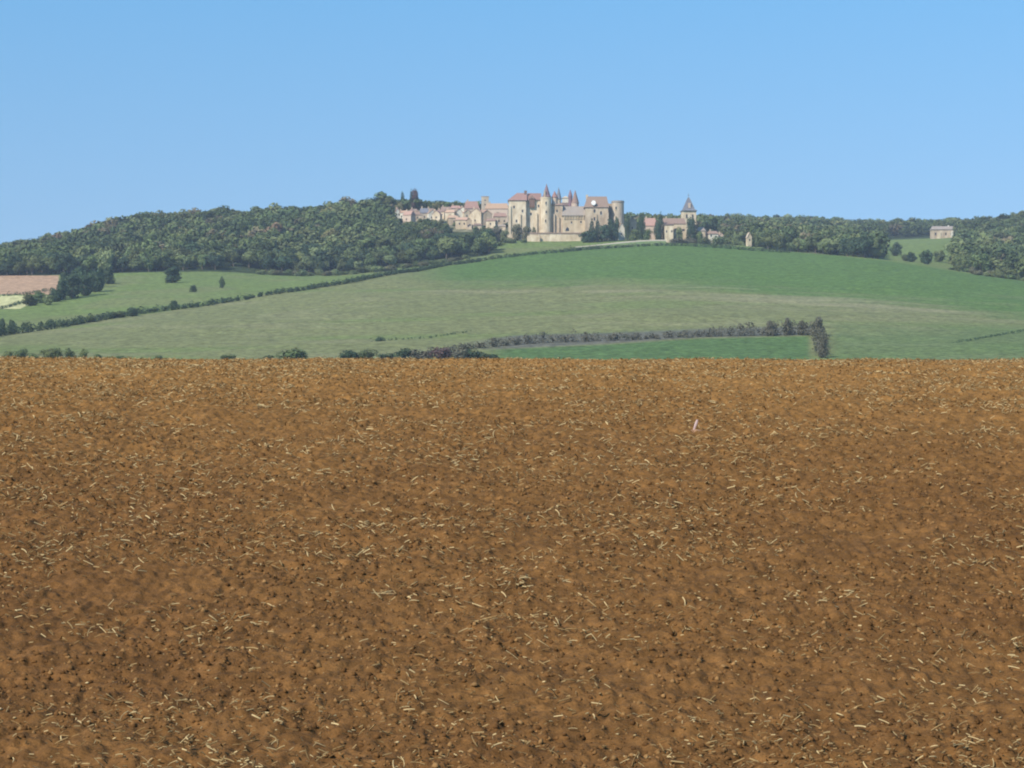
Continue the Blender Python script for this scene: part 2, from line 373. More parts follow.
# the small pale stake standing in the soil
ys = np.arange(9, 41, 0.02); xs = (694-CX)/F*ys; k = np.where(HY-field_z(xs, ys)*F/ys <= 431)[0][0]
sx, sy = xs[k], ys[k]; sz = float(field_z(np.array([sx]), np.array([sy]))[0])
m_pink = noisy('pale_pink_paint', [(.40,.26,.23), (.52,.39,.37)], 30, rough=.6)
m_pinks = noisy('pinkish_earth', [(.26,.14,.08), (.34,.20,.12)], 20)
u = sy/F*.85
stake = thing('marker_stake', 'small pale pink stake leaning in the ploughed brown soil, the only one', 'stake', (sx, sy, sz-0.02))
b = MB(); n = 10; vs = []
for (t, wx) in ((0, .8), (.35, 1.4), (.75, 1.7), (1, 1.1)):
    for q in range(n):
        an = 2*math.pi*q/n; vs.append((-1*u+t*5*u+wx*u*math.cos(an), wx*u*.5*math.sin(an), t*15*u))
b.add(vs, [(r*n+q, r*n+(q+1)%n, (r+1)*n+(q+1)%n, (r+1)*n+q) for r in range(3) for q in range(n)] + [tuple(range(n))[::-1], tuple(range(3*n, 4*n))])
b.build('shaft', m_pink, stake)
b = MB(); vs = []
for (zz_, rr) in ((-.01, 9), (1.2*u, 7), (2.2*u, 3)):
    for q in range(n):
        an = 2*math.pi*q/n; k_ = 1+.2*math.sin(3*an+zz_); vs.append((2*u+rr*u*k_*math.cos(an), rr*u*k_*.6*math.sin(an), zz_+0.01))
b.add(vs, [(r*n+q, r*n+(q+1)%n, (r+1)*n+(q+1)%n, (r+1)*n+q) for r in range(2) for q in range(n)] + [tuple(range(2*n, 3*n))])
b.build('soil_mound', m_pinks, stake)

# ------------------------------------------------------------------ trees
def leaf_cloud(centers, radii, n, leaf, tang=0.7, fill=0.35, zs=0.85):
    c_ = np.asarray(centers); r_ = np.asarray(radii)
    pr = r_**2/np.sum(r_**2); k = RNG.choice(len(c_), n, p=pr)
    d = RNG.normal(size=(n, 3)); d /= np.linalg.norm(d, axis=1)[:, None]
    rad = r_[k]*(1-fill*RNG.random(n)**1.5)*(1+.10*RNG.normal(size=n))
    p = c_[k] + d*rad[:, None]*np.array([1, 1, zs])
    nrm = d*tang + RNG.normal(size=(n, 3))*(1-tang)*.8; nrm /= np.linalg.norm(nrm, axis=1)[:, None]
    a = np.cross(nrm, RNG.normal(size=(n, 3))); a /= np.linalg.norm(a, axis=1)[:, None]; b_ = np.cross(nrm, a)
    s = leaf*(0.6+0.8*RNG.random(n))[:, None]
    q = np.stack([p+a*s*.5, p+b_*s*.42, p-a*s*.5, p-b_*s*.42], 1)
    return q.reshape(-1, 3)
def quads(nv): return np.arange(nv).reshape(-1, 4)

def leafmat(name, cols, var=.3):
    m = noisy(name, cols, 0.35, rough=.75, var=var, detail=3)
    return m
m_leaf = leafmat('broadleaf_foliage', [(.072,.098,.034), (.100,.128,.046), (.132,.152,.058)], .38)
m_leafd = leafmat('dark_foliage', [(.030,.054,.028), (.052,.082,.040)], .2)
m_leafl = leafmat('light_foliage', [(.120,.155,.060), (.190,.215,.095)], .2)
m_leafg = leafmat('grey_scrub_foliage', [(.080,.076,.050), (.115,.108,.074), (.090,.098,.058)], .15)
m_leafb = leafmat('brownish_foliage', [(.10,.10,.05), (.16,.15,.08)], .1)
m_leafr = leafmat('reddish_foliage', [(.080,.050,.045), (.105,.062,.060)], .1)
m_bark = noisy('bark', [(.07,.055,.04), (.14,.115,.09)], 3, bump=.03)

def crown_unit(kind, n, leaf, seed):
    """crown in a unit box: height 0..1, half-width .5"""
    rs = np.random.default_rng(seed)
    if kind == 'round':
        m_ = 11; c_ = []; r_ = []
        for i in range(m_):
            a = rs.random()*6.283; z = .30+.52*rs.random(); wr = .30*math.sin(math.pi*min(.95, (z-.05)))*(.5+.6*rs.random())
            c_.append((wr*math.cos(a), wr*math.sin(a), z)); r_.append(.13+.10*rs.random())
        c_.append((0, 0, .55)); r_.append(.27)
    elif kind == 'cypress':
        c_ = []; r_ = []
        for i in range(9):
            z = .12+.78*i/8; c_.append((rs.normal()*.03, rs.normal()*.03, z)); r_.append(.40*math.sin(math.pi*(.25+.68*i/8))**.8*(.8+.25*rs.random()))
        return leaf_cloud(c_, r_, n, leaf, .5, .3, .35)
    elif kind == 'oval':
        c_ = []; r_ = []
        for i in range(16):
            z = .12+.72*(i+rs.random())/16; a = rs.random()*6.283; wr = .30*math.sin(math.pi*(.22+.72*z))**.7*rs.random()**.4
            c_.append((wr*math.cos(a), wr*math.sin(a), z)); r_.append(.14+.07*rs.random())
        c_ += [(0, 0, .3), (0, 0, .6)]; r_ += [.26, .24]
    elif kind == 'bush':
        c_ = []; r_ = []
        for i in range(9):
            a = rs.random()*6.283; w_ = .30*rs.random()**.5
            c_.append((w_*math.cos(a), w_*math.sin(a), .18+.42*rs.random())); r_.append(.20+.12*rs.random())
    return leaf_cloud(c_, r_, n, leaf, .75, .35, 1.0)
def trunk_mb(kind, seed):
    rs = random.Random(seed); b = MB(); n = 7
    def limb(p0, p1, r0, r1):
        p0 = np.array(p0, float); p1 = np.array(p1, float); d = p1-p0; d /= np.linalg.norm(d)
        a = np.cross(d, (0.3, 1, .2)); a /= np.linalg.norm(a); e = np.cross(d, a); vs = []
        for p, r in ((p0, r0), ((p0+p1)/2+np.array([rs.uniform(-.01, .01)]*3), (r0+r1)/2), (p1, r1)):
            for q in range(n): an = 2*math.pi*q/n; vs.append(tuple(p+r*(a*math.cos(an)+e*math.sin(an))))
        b.add(vs, [(r*n+q, r*n+(q+1)%n, (r+1)*n+(q+1)%n, (r+1)*n+q) for r in range(2) for q in range(n)]+[tuple(range(2*n, 3*n))])
    limb((0, 0, -.06), (0.01, 0, .5), .035, .02)
    for i in range(5 if kind != 'cypress' else 2):
        a = i*1.3+rs.random(); z = .28+.06*i; limb((0, 0, z), (.25*math.cos(a)*(.3 if kind == 'cypress' else 1), .25*math.sin(a)*(.3 if kind == 'cypress' else 1), z+.28), .014, .005)
    return b
PROTO = {}
def proto(kind, i, m):
    key = (kind, i, m.name)
    if key not in PROTO:
        n, lf = {'round': (1500, .075), 'cypress': (1300, .055), 'bush': (1000, .085), 'oval': (1700, .075)}[kind]
        V = crown_unit(kind, n, lf, 100+i)
        tb = trunk_mb(kind, i); tm = bpy.data.meshes.new('trunk'); tm.from_pydata(tb.v, [], tb.f); tm.update(); tm.materials.append(m_bark)
        PROTO[key] = (np_mesh('crown', V, quads(len(V)), m), tm)
    return PROTO[key]
def tree(name, label, cat, loc, h, w, kind='round', m=None, group=None):
    m = m or m_leaf
    cm, tm = proto(kind, random.randrange(8), m)
    t = thing(name, label, cat, loc, random.random()*6.28, group)
    c_ = link('crown', cm, t); c_.scale = (w, w, h)
    k = link('trunk', tm, t); k.scale = (max(w, h*.7), max(w, h*.7), h)
    return t

def in_village(px, py, y): return 392 < px < 512 and y < 1552 and py < (229 if px < 445 else 243)
cand = []
yy = 1220.0
while yy < 2380:
    step = 8.2 if yy < 1700 else 11.5
    for px in np.arange(-140, 1180, step*F/yy):
        px_ = px + random.uniform(-.35, .35)*step*F/yy; y = yy + random.uniform(-.4, .4)*step
        e4 = np.interp(px_, PXG, n4y); e3 = np.interp(px_, PXG, n3y); e6 = np.interp(px_, PXG, n6y)
        if y > e6+70: continue
        x = (px_-CX)/F*y; z = ground_z(x, y); py = HY-z*F/y
        if px_ < 492:
            if y < e4+3: continue
            if px_ < 64 and py > 276: continue
            if in_village(px_, py, y): continue
            reg = 'left'
            if 225 < px_ < 262 and y < e4+22: continue
            if 395 < px_ < 512 and y > 1500: reg = 'behind'
        elif px_ < 745:
            if y < (1540 if px_ < 520 else 1600): continue
            if 500 < px_ < 640 and y < 1900 and y < 1700: reg = 'behind'
            reg = 'behind' if px_ < 560 else 'right'
        else:
            lim = e3+25 if px_ > 925 else (e3+30 if px_ < 880 else e4+260)
            if px_ < 764: lim = 1440
            if 925 < px_ < 958 and y < 1950: continue
            if y < lim: continue
            if 884 < px_ < 952 and e3+60 < y < 1950: continue
            reg = 'right'
        cand.append((y-min(e4, y) if reg == 'left' else y-e3+(0 if reg == 'right' else 40), px_, x, y, z, reg))
        
    yy += step
cand.sort(key=lambda t: t[0])
GR = {'left': ('trees of the wood on the left hill', 'green broadleaf tree crowded into the wood on the left hillside'),
      'mid': ('trees of the wood below the village', 'green broadleaf tree in the wood on the slope below the village houses'),
      'behind': ('trees on the skyline behind the village', 'broadleaf tree on the skyline behind the village roofs'),
      'right': ('trees right of the church', 'green broadleaf tree in the wood along the ridge right of the church'),
      'edge': ('trees at the far right', 'green broadleaf tree in the wood at the right end of the ridge')}
stuffV = {'left': [], 'right': []}; stuffT = {'left': [], 'right': []}
ntree = 0
for (sc_, px, x, y, z, reg) in cand:
    h = random.choice([7.5, 9.5, 11, 12.5, 14.5])*random.uniform(.92, 1.08); w = h*random.uniform(.95, 1.35)
    if reg == 'left' and px < 240: h *= .95
    if reg == 'behind' and px < 520: h = min(h, 9.5)
    if 395 < px < 512 and 1330 < y < 1480: h = min(h, 8.5); w = h*1.1
    g = reg
    if reg == 'left' and px > 300: g = 'mid'
    if reg == 'right' and px > 925: g = 'edge'
    if ntree < 262 and not (reg == 'behind' and False):
        mm = m_leafl if random.random() < .10 else (m_leafd if random.random() < .18 else m_leaf)
        tree('broadleaf_tree', GR[g][1], 'tree', (x, y, z-.6), h, w, 'round', mm, GR[g][0]); ntree += 1
    else:
        kk = random.randrange(6)
        key = ('lo', kk)
        if key not in PROTO: PROTO[key] = crown_unit('round', 480, .115, 300+kk)
        a = random.random()*6.28; V = PROTO[key]
        P = np.stack([(V[:, 0]*math.cos(a)-V[:, 1]*math.sin(a))*w+x, (V[:, 0]*math.sin(a)+V[:, 1]*math.cos(a))*w+y, V[:, 2]*h+z-.6], -1)
        r = random.random(); base = np.array([(.070,.096,.034), (.095,.122,.044), (.122,.140,.056), (.052,.076,.032), (.135,.115,.066)][0 if r < .3 else 1 if r < .6 else 2 if r < .8 else 3 if r < .94 else 4])*random.uniform(.8, 1.2)
        lf = float(noise2(np.array(x/55), np.array(y/55), 61)); base = base*(1+.6*lf)
        if lf > .15 and random.random() < .2: base = base*np.array([1.25, 1.0, 1.05])
        kx = 'right' if reg == 'right' else 'left'
        stuffV[kx].append(P); stuffT[kx].append(np.repeat(base[None], len(P), 0))
m_woodleaf = attr_mat('wood_foliage', 0.4, 0.25, rough=.8)
for kx, lab in (('left', 'dense green wood covering the hillside left of the village'), ('right', 'bluish green wood along the far ridge right of the church')):
    V = np.concatenate(stuffV[kx]); T = np.concatenate(stuffT[kx])
    link('wood', np_mesh('wood', V, quads(len(V)), m_woodleaf, T), kind='stuff', label=lab, category='wood')
print('trees', ntree, 'of', len(cand))

# hedges and scrub rows
def hedge(name, label, cat, pts, hw, m, leaf=.55, dens=14, bumps=.35, ymin=640):
    """pts: (px, py, height in metres); follows the land"""
    W_ = []
    for (px, py, h) in pts:
        x, y, z = ground_hit(px, py, ymin); W_.append((x, y, h))
    P = []; 
    for a, b_ in zip(W_[:-1], W_[1:]):
        L = math.hypot(b_[0]-a[0], b_[1]-a[1]); n = max(1, int(L/1.0))
        for i in range(n):
            t = (i+random.random())/n; x = a[0]+(b_[0]-a[0])*t; y = a[1]+(b_[1]-a[1])*t; h = (a[2]+(b_[2]-a[2])*t)*(1+bumps*random.gauss(0, 1)*.6)
            h = max(.7*(a[2]+(b_[2]-a[2])*t), h)
            x += random.uniform(-.4, .4)*hw; y += random.uniform(-.4, .4)*hw
            z = ground_z(x, y); k = max(1, round(h/2.2))
            cs = [(x+random.uniform(-.3, .3), y+random.uniform(-.3, .3), z+h*(j+.5)/k) for j in range(k)]
            P.append(leaf_cloud(cs, [min(max(h/k*.62, .5), 2.2)*random.uniform(.8, 1.15)]*k, int(dens*1.6*(1+h*.5)), leaf, .5, .4, .95))
    V = np.concatenate(P); o = np.array([W_[0][0], W_[0][1], ground_z(W_[0][0], W_[0][1])]); 
    ob = link(name, np_mesh(name, V-o, quads(len(V)), m), label=label, category=cat); ob.location = o
    return ob
hedge('hedge', 'long dark hedge running up the hillside from the left edge to the village', 'hedge',
      [(-60,346,3.4),(0,336,3.5),(30,332,3.2),(60,328,2.7),(90,322,2.4),(140,314,2.0),(180,309,1.8),(230,302,1.9),(300,291,1.9),(350,283,1.9),(400,273.5,1.9),(440,267,1.8),(482,261,1.8)], 2.5, m_leafd)
hedge('hedge', 'thin dark hedge along the crest of the green hill below the castle and church', 'hedge',
      [(484,260.5,1.8),(520,256,1.8),(560,252.5,1.8),(600,249,1.8),(640,246.5,1.9),(680,246,2.0),(730,249,2.4),(790,253,2.6)], 1.8, m_leafd, .45)
hedge('scrub_row', 'grey scrubby thicket across the lower hillside above the green crop', 'thicket',
      [(432,354,1.6),(470,349,1.8),(500,346,2.4),(540,343,2.8),(600,341,2.3),(650,339,1.8),(700,337,1.9),(725,336,3.0),(760,335.5,3.8),(790,335,3.8),(812,335,4.4)], 3.5, m_leafg, .5)
hedge('scrub_row', 'short grey green thicket dropping from the scrub row to the field crest', 'thicket',
      [(819,336,3.4),(821,345,2.8),(822,357,2.4)], 2.6, m_leafg, .5)
hedge('scrub_row', 'low broken line of weeds left of the grey thicket on the hillside', 'weeds',
      [(372,342,1.0),(395,340,.7),(430,338,.6),(455,334,.8),(470,332,.5)], 2, m_leafd, .35, 5)
hedge('hedge', 'thin broken hedge on the hillside at the right edge of the picture', 'hedge',
      [(1060,326,.9),(1024,331,.8),(1000,335,.6),(975,340,.6),(955,343,.5)], 1.2, m_leafd, .35, 5)
hedge('hedge', 'short dark hedge between the pink soil strip and the straw field at far left', 'hedge',
      [(-40,300,1.2),(0,296.5,1.2),(25,294.5,1.2),(48,291,1.4)], 1.6, m_leafd, .45, 8, ymin=900)
hedge('hedge', 'low hedge under the straw coloured field at the far left', 'hedge',
      [(-30,311,1.1),(0,309,1.1),(14,306,1.3),(22,303,1.3)], 1.6, m_leafd, .45, 8, ymin=860)

def place(px, py, hp, wp, name, label, cat, kind='round', m=None, group=None, ymin=640, y=None, sink=.4):
    if kind == 'round': kind = 'oval'
    if y is None: x, y, z = ground_hit(px, py, ymin)
    else: x = (px-CX)/F*y; z = ground_z(x, y); 
    s = y/F; top = (HY-(py-hp))/F*y
    return tree(name, label, cat, (x, y, z-sink), (top-z+sink)*1.04, wp*s*1.25, kind, m, group)

# bushes just beyond the crest of the ploughed field
G = 'bushes along the crest of the ploughed field'
for (px, py, h, w, m, lab) in [
    (293,361,15,34,m_leaf,'low green bush peeping over the field crest, alone left of the dark bushes'),
    (268,360,6,16,m_leaf,'tiny green tuft peeping over the field crest beside the lone low bush'),
    (346,361,13,20,m_leafd,'leftmost small dark bush of the dark row behind the field crest'),
    (366,360,12,24,m_leaf,'second bush from the left in the dark row behind the field crest'),
    (387,360,9,18,m_leafd,'lowest dark bush in the middle of the row behind the field crest'),
    (405,361,16,26,m_leafd,'rounded dark bush where the grey thicket meets the field crest'),
    (424,361,14,24,m_leafg,'grey bush between the rounded dark bush and the reddish bush'),
    (441,361,17,22,m_leafr,'reddish purple bush behind the field crest'),
    (460,361,16,26,m_leafg,'grey purple bush right of the reddish bush behind the crest'),
    (476,361,14,22,m_leafd,'dark bush second from the right end of the row behind the crest'),
    (491,360,8,16,m_leafd,'small dark bush at the right end of the row behind the crest')]:
    place(px, py, h, w, 'bush', lab, 'bush', 'bush', m, G)
for (px, py, h, w) in [(10,360,12,12),(20,360,13,14),(33,360,9,12),(48,360,14,18),(57,360,15,12),(70,360,13,12),(84,360,12,11),(96,360,8,10),(120,360,6,10),(160,360,6,10),(228,360,7,14),(1000,362,5,10)]:
    place(px, py, h, w, 'bush', 'small green weed bush showing over the crest of the ploughed field', 'bush', 'bush', m_leaf, 'weeds over the field crest')
# single bushes and trees on the slopes
singles = [
 (172,283,16,20,'round',m_leafd,'round dark bush standing alone in the upper left meadow',1000,'bush'),
 (194,292,9,7,'bush',m_leafd,'small dark bush in the meadow right of the round one',1000,'bush'),
 (222,288,12,7,'cypress',m_leafd,'small upright dark tree in the meadow below the wood',1000,'small_tree'),
 (174,308,10,10,'bush',m_leafd,'small round tree rising from the long hedge, the rightmost one',700,'small_tree'),
 (134,316,11,14,'bush',m_leafd,'low broad tree rising from the middle of the long hedge',700,'small_tree'),
 (117,318,8,14,'bush',m_leaf,'low bush in the long hedge left of its broad tree',700,'bush'),
 (92,322,8,12,'bush',m_leaf,'low green bush in the left stretch of the long hedge',700,'bush'),
 (52,327,9,10,'bush',m_leafd,'dark bush in the left stretch of the long hedge',700,'bush'),
 (12,333,13,10,'round',m_leafd,'tall bush rising from the left end of the long hedge',700,'bush'),
 (2,334,16,10,'round',m_leafd,'taller bush at the very left end of the long hedge',700,'bush'),
 (823,358,24,8,'round',m_leafg,'thin grey tree at the right end of the scrub row by the field crest',640,'small_tree'),
 (817,336,19,16,'round',m_leafg,'dark grey tree topping the right end of the scrub row',640,'small_tree'),
 (771,336,16,11,'round',m_leafg,'grey green small tree in the right part of the scrub row',640,'small_tree'),
 (788,335,17,9,'round',m_leafg,'narrow grey tree near the right end of the scrub row',640,'small_tree'),
 (803,335,15,11,'round',m_leafg,'low grey tree next to the end tree of the scrub row',640,'small_tree'),
 (380,341,6,8,'bush',m_leafd,'small tuft on the hillside above the dark crest bushes',640,'bush'),
 (912,262,10,12,'round',m_leafd,'small round dark tree on the ridge, left of the pair before the clearing',1150,'small_tree'),
 (925,264,14,15,'round',m_leafd,'rounder dark tree on the ridge, right of the pair before the clearing',1150,'small_tree'),
 (905,261,8,10,'bush',m_leaf,'low bush on the ridge beside the pair of round dark trees',1150,'bush'),
 (896,256,14,13,'round',m_leafd,'dark tree at the right tip of the ridge wood beside the clearing',1150,'small_tree'),
 (938,262,12,14,'round',m_leaf,'grey green tree right of the pair of round dark trees',1150,'small_tree'),
 (952,264,22,18,'round',m_leafl,'pale olive tree at the left tip of the far right wood',1150,'small_tree')]
for (px, py, h, w, k, m, lab, ym, nm) in singles:
    place(px, py, h, w, nm, lab, 'tree' if 'tree' in nm else 'bush', k, m, ymin=ym)
# copse left of the meadow
for (px, py, h, w) in [(30,306,12,16),(40,303,12,16),(62,300,20,18),(72,298,24,20),(84,296,26,20),(94,292,22,18),(100,287,18,16),(66,290,18,16),(78,285,18,16),(108,284,14,14),(54,302,14,14),(48,305,10,12)]:
    place(px, py, h, w, 'broadleaf_tree', 'dark green tree in the copse between the pink soil field and the meadow', 'tree', 'round', random.choice([m_leaf, m_leafd]), 'copse beside the pink soil field', 900)

# ------------------------------------------------------------------ building materials
def stone(name, a, b_, c_, sc=.35): return noisy(name, [a, b_, c_], sc, rough=.95, bump=.05, stretch=(1, 1, .45), bscale=1.5)
m_st = stone('pale_limestone', (.36,.27,.175), (.53,.425,.295), (.68,.575,.43))
m_st2 = stone('weathered_limestone', (.28,.205,.14), (.42,.325,.23), (.54,.43,.315))
m_och = stone('ochre_limestone', (.38,.28,.18), (.50,.39,.26), (.60,.49,.35))
m_grey = stone('grey_limestone', (.32,.25,.185), (.43,.35,.265), (.52,.43,.33))
m_white = noisy('pale_render', [(.50,.45,.36), (.64,.59,.49)], .8)
m_pinkw = noisy('pinkish_render', [(.44,.33,.25), (.55,.43,.34)], .8)
def roofm(name, a, b_, var=0.12): return noisy(name, [a, b_, a], .9, rough=.85, bump=.05, stretch=(1, 1, 1), bscale=4, var=var)
m_tile = roofm('pink_clay_tiles', (.28,.165,.13), (.38,.235,.185))
m_tilec = roofm('plum_clay_tiles', (.20,.11,.095), (.29,.17,.145))
m_tileo = roofm('orange_clay_tiles', (.36,.225,.155), (.45,.295,.205))
m_tileb = roofm('brown_clay_tiles', (.20,.135,.105), (.28,.19,.15))
m_tiled = roofm('dark_roof_tiles', (.11,.075,.06), (.17,.12,.10))
m_slate = roofm('blue_slate', (.11,.11,.13), (.18,.18,.205))
m_plum = roofm('plum_slate', (.15,.095,.11), (.22,.14,.15))
m_stoneroof = roofm('grey_stone_tiles', (.21,.175,.15), (.31,.26,.22))
m_hole = mat('dark_glass', lambda t, p: setattr(p.inputs['Base Color'], 'default_value', (.03, .03, .035, 1)), rough=.25, spec=.5)
m_wood = noisy('brown_shutter', [(.12,.07,.05), (.2,.12,.09)], 3)
m_whitep = mat('disc_white', lambda t, p: setattr(p.inputs['Base Color'], 'default_value', (.82, .80, .76, 1)), rough=.5)

# ------------------------------------------------------------------ castle
CY = 1408.0
cb = at(560, 240, CY); castle = thing('castle', 'pale stone medieval castle with round tower and red pointed roofs crowning the hill', 'castle', cb)
def lx(px, d=0): return (px-CX)/F*(CY+d)-cb[0]
def lz(py, d=0): return (HY-py)/F*(CY+d)-cb[2]
ZB = lz(246)
def win(b, px, py, w=1.0, h=1.7, d=0, parent=None, name='window', m=None):
    x = lx(px, d); z = lz(py, d)
    o = MB().box(x-w/2, x+w/2, d-.06, d+.3, z-h/2, z+h/2).build(name, m or m_hole, parent)
    MB().box(x-w/2-.18, x+w/2+.18, d-.14, d+.1, z-h/2-.25, z-h/2).build('sill', m_white, o)
    return o
# west lodging
w = MB().box(lx(508.5, 4), lx(526, 4), 4, 20, ZB, lz(200, 4)); w.box(lx(508.3, 3.4), lx(511, 3.4), 3.2, 6, ZB, lz(206, 3.4)); w.box(lx(519.5, 3.4), lx(521, 3.4), 3.2, 5, ZB, lz(214, 3.4))
wl = w.build('west_lodging', m_st, castle)
MB().hip(lx(507.8, 3), lx(527, 3), 3.4, 20.6, lz(200.4, 3.4), lz(193, 12), lx(517, 12), lx(527, 12)).build('roof', m_tilec, wl)
for p in [(514,207),(522.5,211),(516.5,221)]: win(None, *p, d=4, parent=wl)
MB().box(lx(524.2, 10), lx(527, 10), 10, 11.4, lz(197, 10), lz(190.5, 10)).build('chimney', m_tiled, wl)
# centre lodging
w = MB().box(lx(526.2, 7), lx(541, 7), 7, 21, ZB, lz(199.8, 7)); w.box(lx(536, 6), lx(537.3, 6), 6, 7.4, ZB, lz(213, 6)); w.box(lx(526, 5.6), lx(528, 5.6), 5.6, 7.4, ZB, lz(216, 6))
cl = w.build('centre_lodging', m_st, castle)
MB().hip(lx(526, 6), lx(542, 6), 6.4, 21.6, lz(200, 6.4), lz(193.2, 14), lx(527.5, 14), lx(541, 14)).build('roof', m_tilec, cl)
dm = MB().box(lx(529.3, 5.5), lx(534.8, 5.5), 5.5, 12, lz(207.5, 5.5), lz(198.5, 5.5)).build('timber_gallery', m_wood, cl)
MB().hip_y(lx(528.9, 5.2), lx(535.2, 5.2), 5.1, 12.5, lz(198.6, 5.2), lz(195.3, 5.2), 5.1, 12.5).build('gallery_roof', m_tileb, dm)
for p in [(531,214),(538.6,206)]: win(None, *p, d=7, parent=cl)
# great round tower
r = 5.5*.635
rt = MB().cone(lx(546, 6), 6, ZB, lz(216, 2), r*1.06, r*1.0).cone(lx(546, 6), 6, lz(216, 2), lz(198.5, 3), r*1.0, r*1.0).cone(lx(546, 6), 6, lz(198.5, 3), lz(197, 3), r*1.04, r*1.04).build('round_tower', m_st, castle)
MB().cone(lx(546.6, 6), 6, lz(197, 6), lz(195.3, 6), r*.84, r*.66).cone(lx(546.6, 6), 6, lz(195.3, 6), lz(183.8, 6), r*.66, .06).build('cone_roof', m_plum, rt)
MB().box(lx(543.9, 3), lx(545.4, 3), 3, 4.4, lz(197, 3), lz(190.5, 3)).build('chimney', m_st2, rt)
for p in [(546,203),(546.2,212),(545.6,221)]: win(None, *p, w=.7, d=2.35, parent=rt)
# wing right of the tower
w = MB().box(lx(551, 7), lx(562.5, 7), 7, 20, ZB, lz(205, 7)); w.box(lx(553.6, 5.8), lx(555, 5.8), 5.8, 7.4, ZB, lz(214, 6)); w.box(lx(558.3, 6), lx(559.4, 6), 6, 7.4, ZB, lz(217, 6))
wg = w.build('wing', m_st2, castle)
MB().hip(lx(550.8, 6.4), lx(563, 6.4), 6.5, 20.5, lz(205.2, 6.5), lz(200.5, 13), lx(553, 13), lx(560, 13)).build('roof', m_tileb, wg)
for p in [(557,211)]: win(None, *p, d=7, parent=wg)
t1 = MB().cone(lx(554.6, 9), 9, lz(206, 9), lz(197.5, 9), 1.7, 1.7).build('small_turret', m_pinkw, castle)
MB().cone(lx(554.6, 9), 9, lz(197.5, 9), lz(190.8, 9), 2.1, .05).build('cone_roof', m_tilec, t1)
t2 = MB().cone(lx(558.7, 10), 10, lz(206, 10), lz(199, 10), 1.5, 1.5).build('slim_turret', m_grey, castle)
MB().cone(lx(558.7, 10), 10, lz(199, 10), lz(187.3, 10), 1.9, .05).build('cone_roof', m_slate, t2)
# curtain wing with grey roof
w = MB().box(lx(562.6, 5), lx(591, 5), 5, 17, ZB, lz(215.4, 5))
for i in range(10): w.box(lx(564+i*2.7, 4.2), lx(565+i*2.7, 4.2), 4.3, 5.2, lz(219, 4.3), lz(215.6, 4.3))
cw = w.build('curtain_wing', m_och, castle)
MB().hip(lx(561.8, 4), lx(592, 4), 4.1, 18, lz(215.6, 4), lz(206.3, 12), lx(563, 12), lx(587, 12), ry=12).build('roof', m_stoneroof, cw)
MB().add([(lx(565.4, 4.9), 4.9, lz(231, 5)), (lx(569, 4.9), 4.9, lz(231, 5)), (lx(569, 4.9), 4.9, lz(228.5, 5)), (lx(567.3, 4.9), 4.9, lz(226.8, 5)), (lx(565.8, 4.9), 4.9, lz(229, 5)),
          (lx(565.4, 5.2), 5.2, lz(231, 5)), (lx(569, 5.2), 5.2, lz(231, 5)), (lx(569, 5.2), 5.2, lz(228.5, 5)), (lx(567.3, 5.2), 5.2, lz(226.8, 5)), (lx(565.8, 5.2), 5.2, lz(229, 5))],
         [(0,1,2,3,4),(9,8,7,6,5),(0,5,6,1),(1,6,7,2),(2,7,8,3),(3,8,9,4),(4,9,5,0)]).build('archway', m_hole, cw)
for p in [(571.5,222.5),(581,222)]: win(None, *p, w=.9, h=1.4, d=5, parent=cw)
# courtyard range behind
w = MB().box(lx(558, 24), lx(577, 24), 24, 34, ZB, lz(205.5, 24))
cr_ = w.build('courtyard_range', m_white, castle)
MB().hip(lx(557.5, 23.5), lx(577.5, 23.5), 23.5, 34.5, lz(205.6, 23.6), lz(202.6, 29), lx(560, 29), lx(575, 29)).build('roof', m_tiled, cr_)
w = MB().box(lx(562.5, 35), lx(569, 35), 35, 44, ZB, lz(198, 35)).build('pale_pavilion', m_white, castle)
MB().hip_y(lx(562, 34.5), lx(569.4, 34.5), 34.6, 44.5, lz(198.1, 35), lz(195.8, 35), 36, 43).build('roof', m_grey, w)
t3 = MB().cone(lx(570.3, 21), 21, ZB, lz(196.5, 21), 1.3, 1.3).build('slim_turret', m_plum, castle)
MB().cone(lx(570.3, 21), 21, lz(196.5, 21), lz(189.3, 21), 1.55, .05).build('cone_roof', m_plum, t3)
t4 = MB().cone(lx(575, 20), 20, ZB, lz(203, 20), 2.4, 2.4).build('stair_turret', m_pinkw, castle)
MB().cone(lx(575.2, 20), 20, lz(203.4, 20), lz(190, 20), 2.6, .05).build('cone_roof', m_tileb, t4)
# keep
w = MB().box(lx(585, 2), lx(608.2, 2), 2, 18, ZB, lz(206.5, 2)); w.box(lx(606.3, 1.3), lx(608.6, 1.3), 1.2, 3, ZB, lz(212, 1.3)); w.box(lx(595.8, 1.4), lx(597, 1.4), 1.4, 2.3, ZB, lz(214, 1.3))
kp = w.build('keep', m_st2, castle)
MB().hip(lx(583.8, 1.4), lx(609.2, 1.4), 1.4, 18.6, lz(207.4, 1.4), lz(196.8, 9), lx(587.5, 9), lx(606.5, 9), ry=7).build('roof', m_tileb, kp)
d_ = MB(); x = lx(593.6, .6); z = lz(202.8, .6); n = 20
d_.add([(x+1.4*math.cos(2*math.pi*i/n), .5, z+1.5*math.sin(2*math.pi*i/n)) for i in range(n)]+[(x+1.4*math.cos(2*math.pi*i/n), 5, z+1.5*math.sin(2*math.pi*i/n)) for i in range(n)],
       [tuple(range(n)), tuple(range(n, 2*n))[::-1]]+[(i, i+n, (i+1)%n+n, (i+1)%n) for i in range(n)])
d_.build('white_disc', m_whitep, kp, label='bright white round disc on the brown roof of the keep')  # plain white disc added on the roof for a small bright spot
MB().box(lx(586, 10), lx(588, 10), 10, 11.5, lz(200, 10), lz(194.8, 10)).build('chimney', m_st, kp)
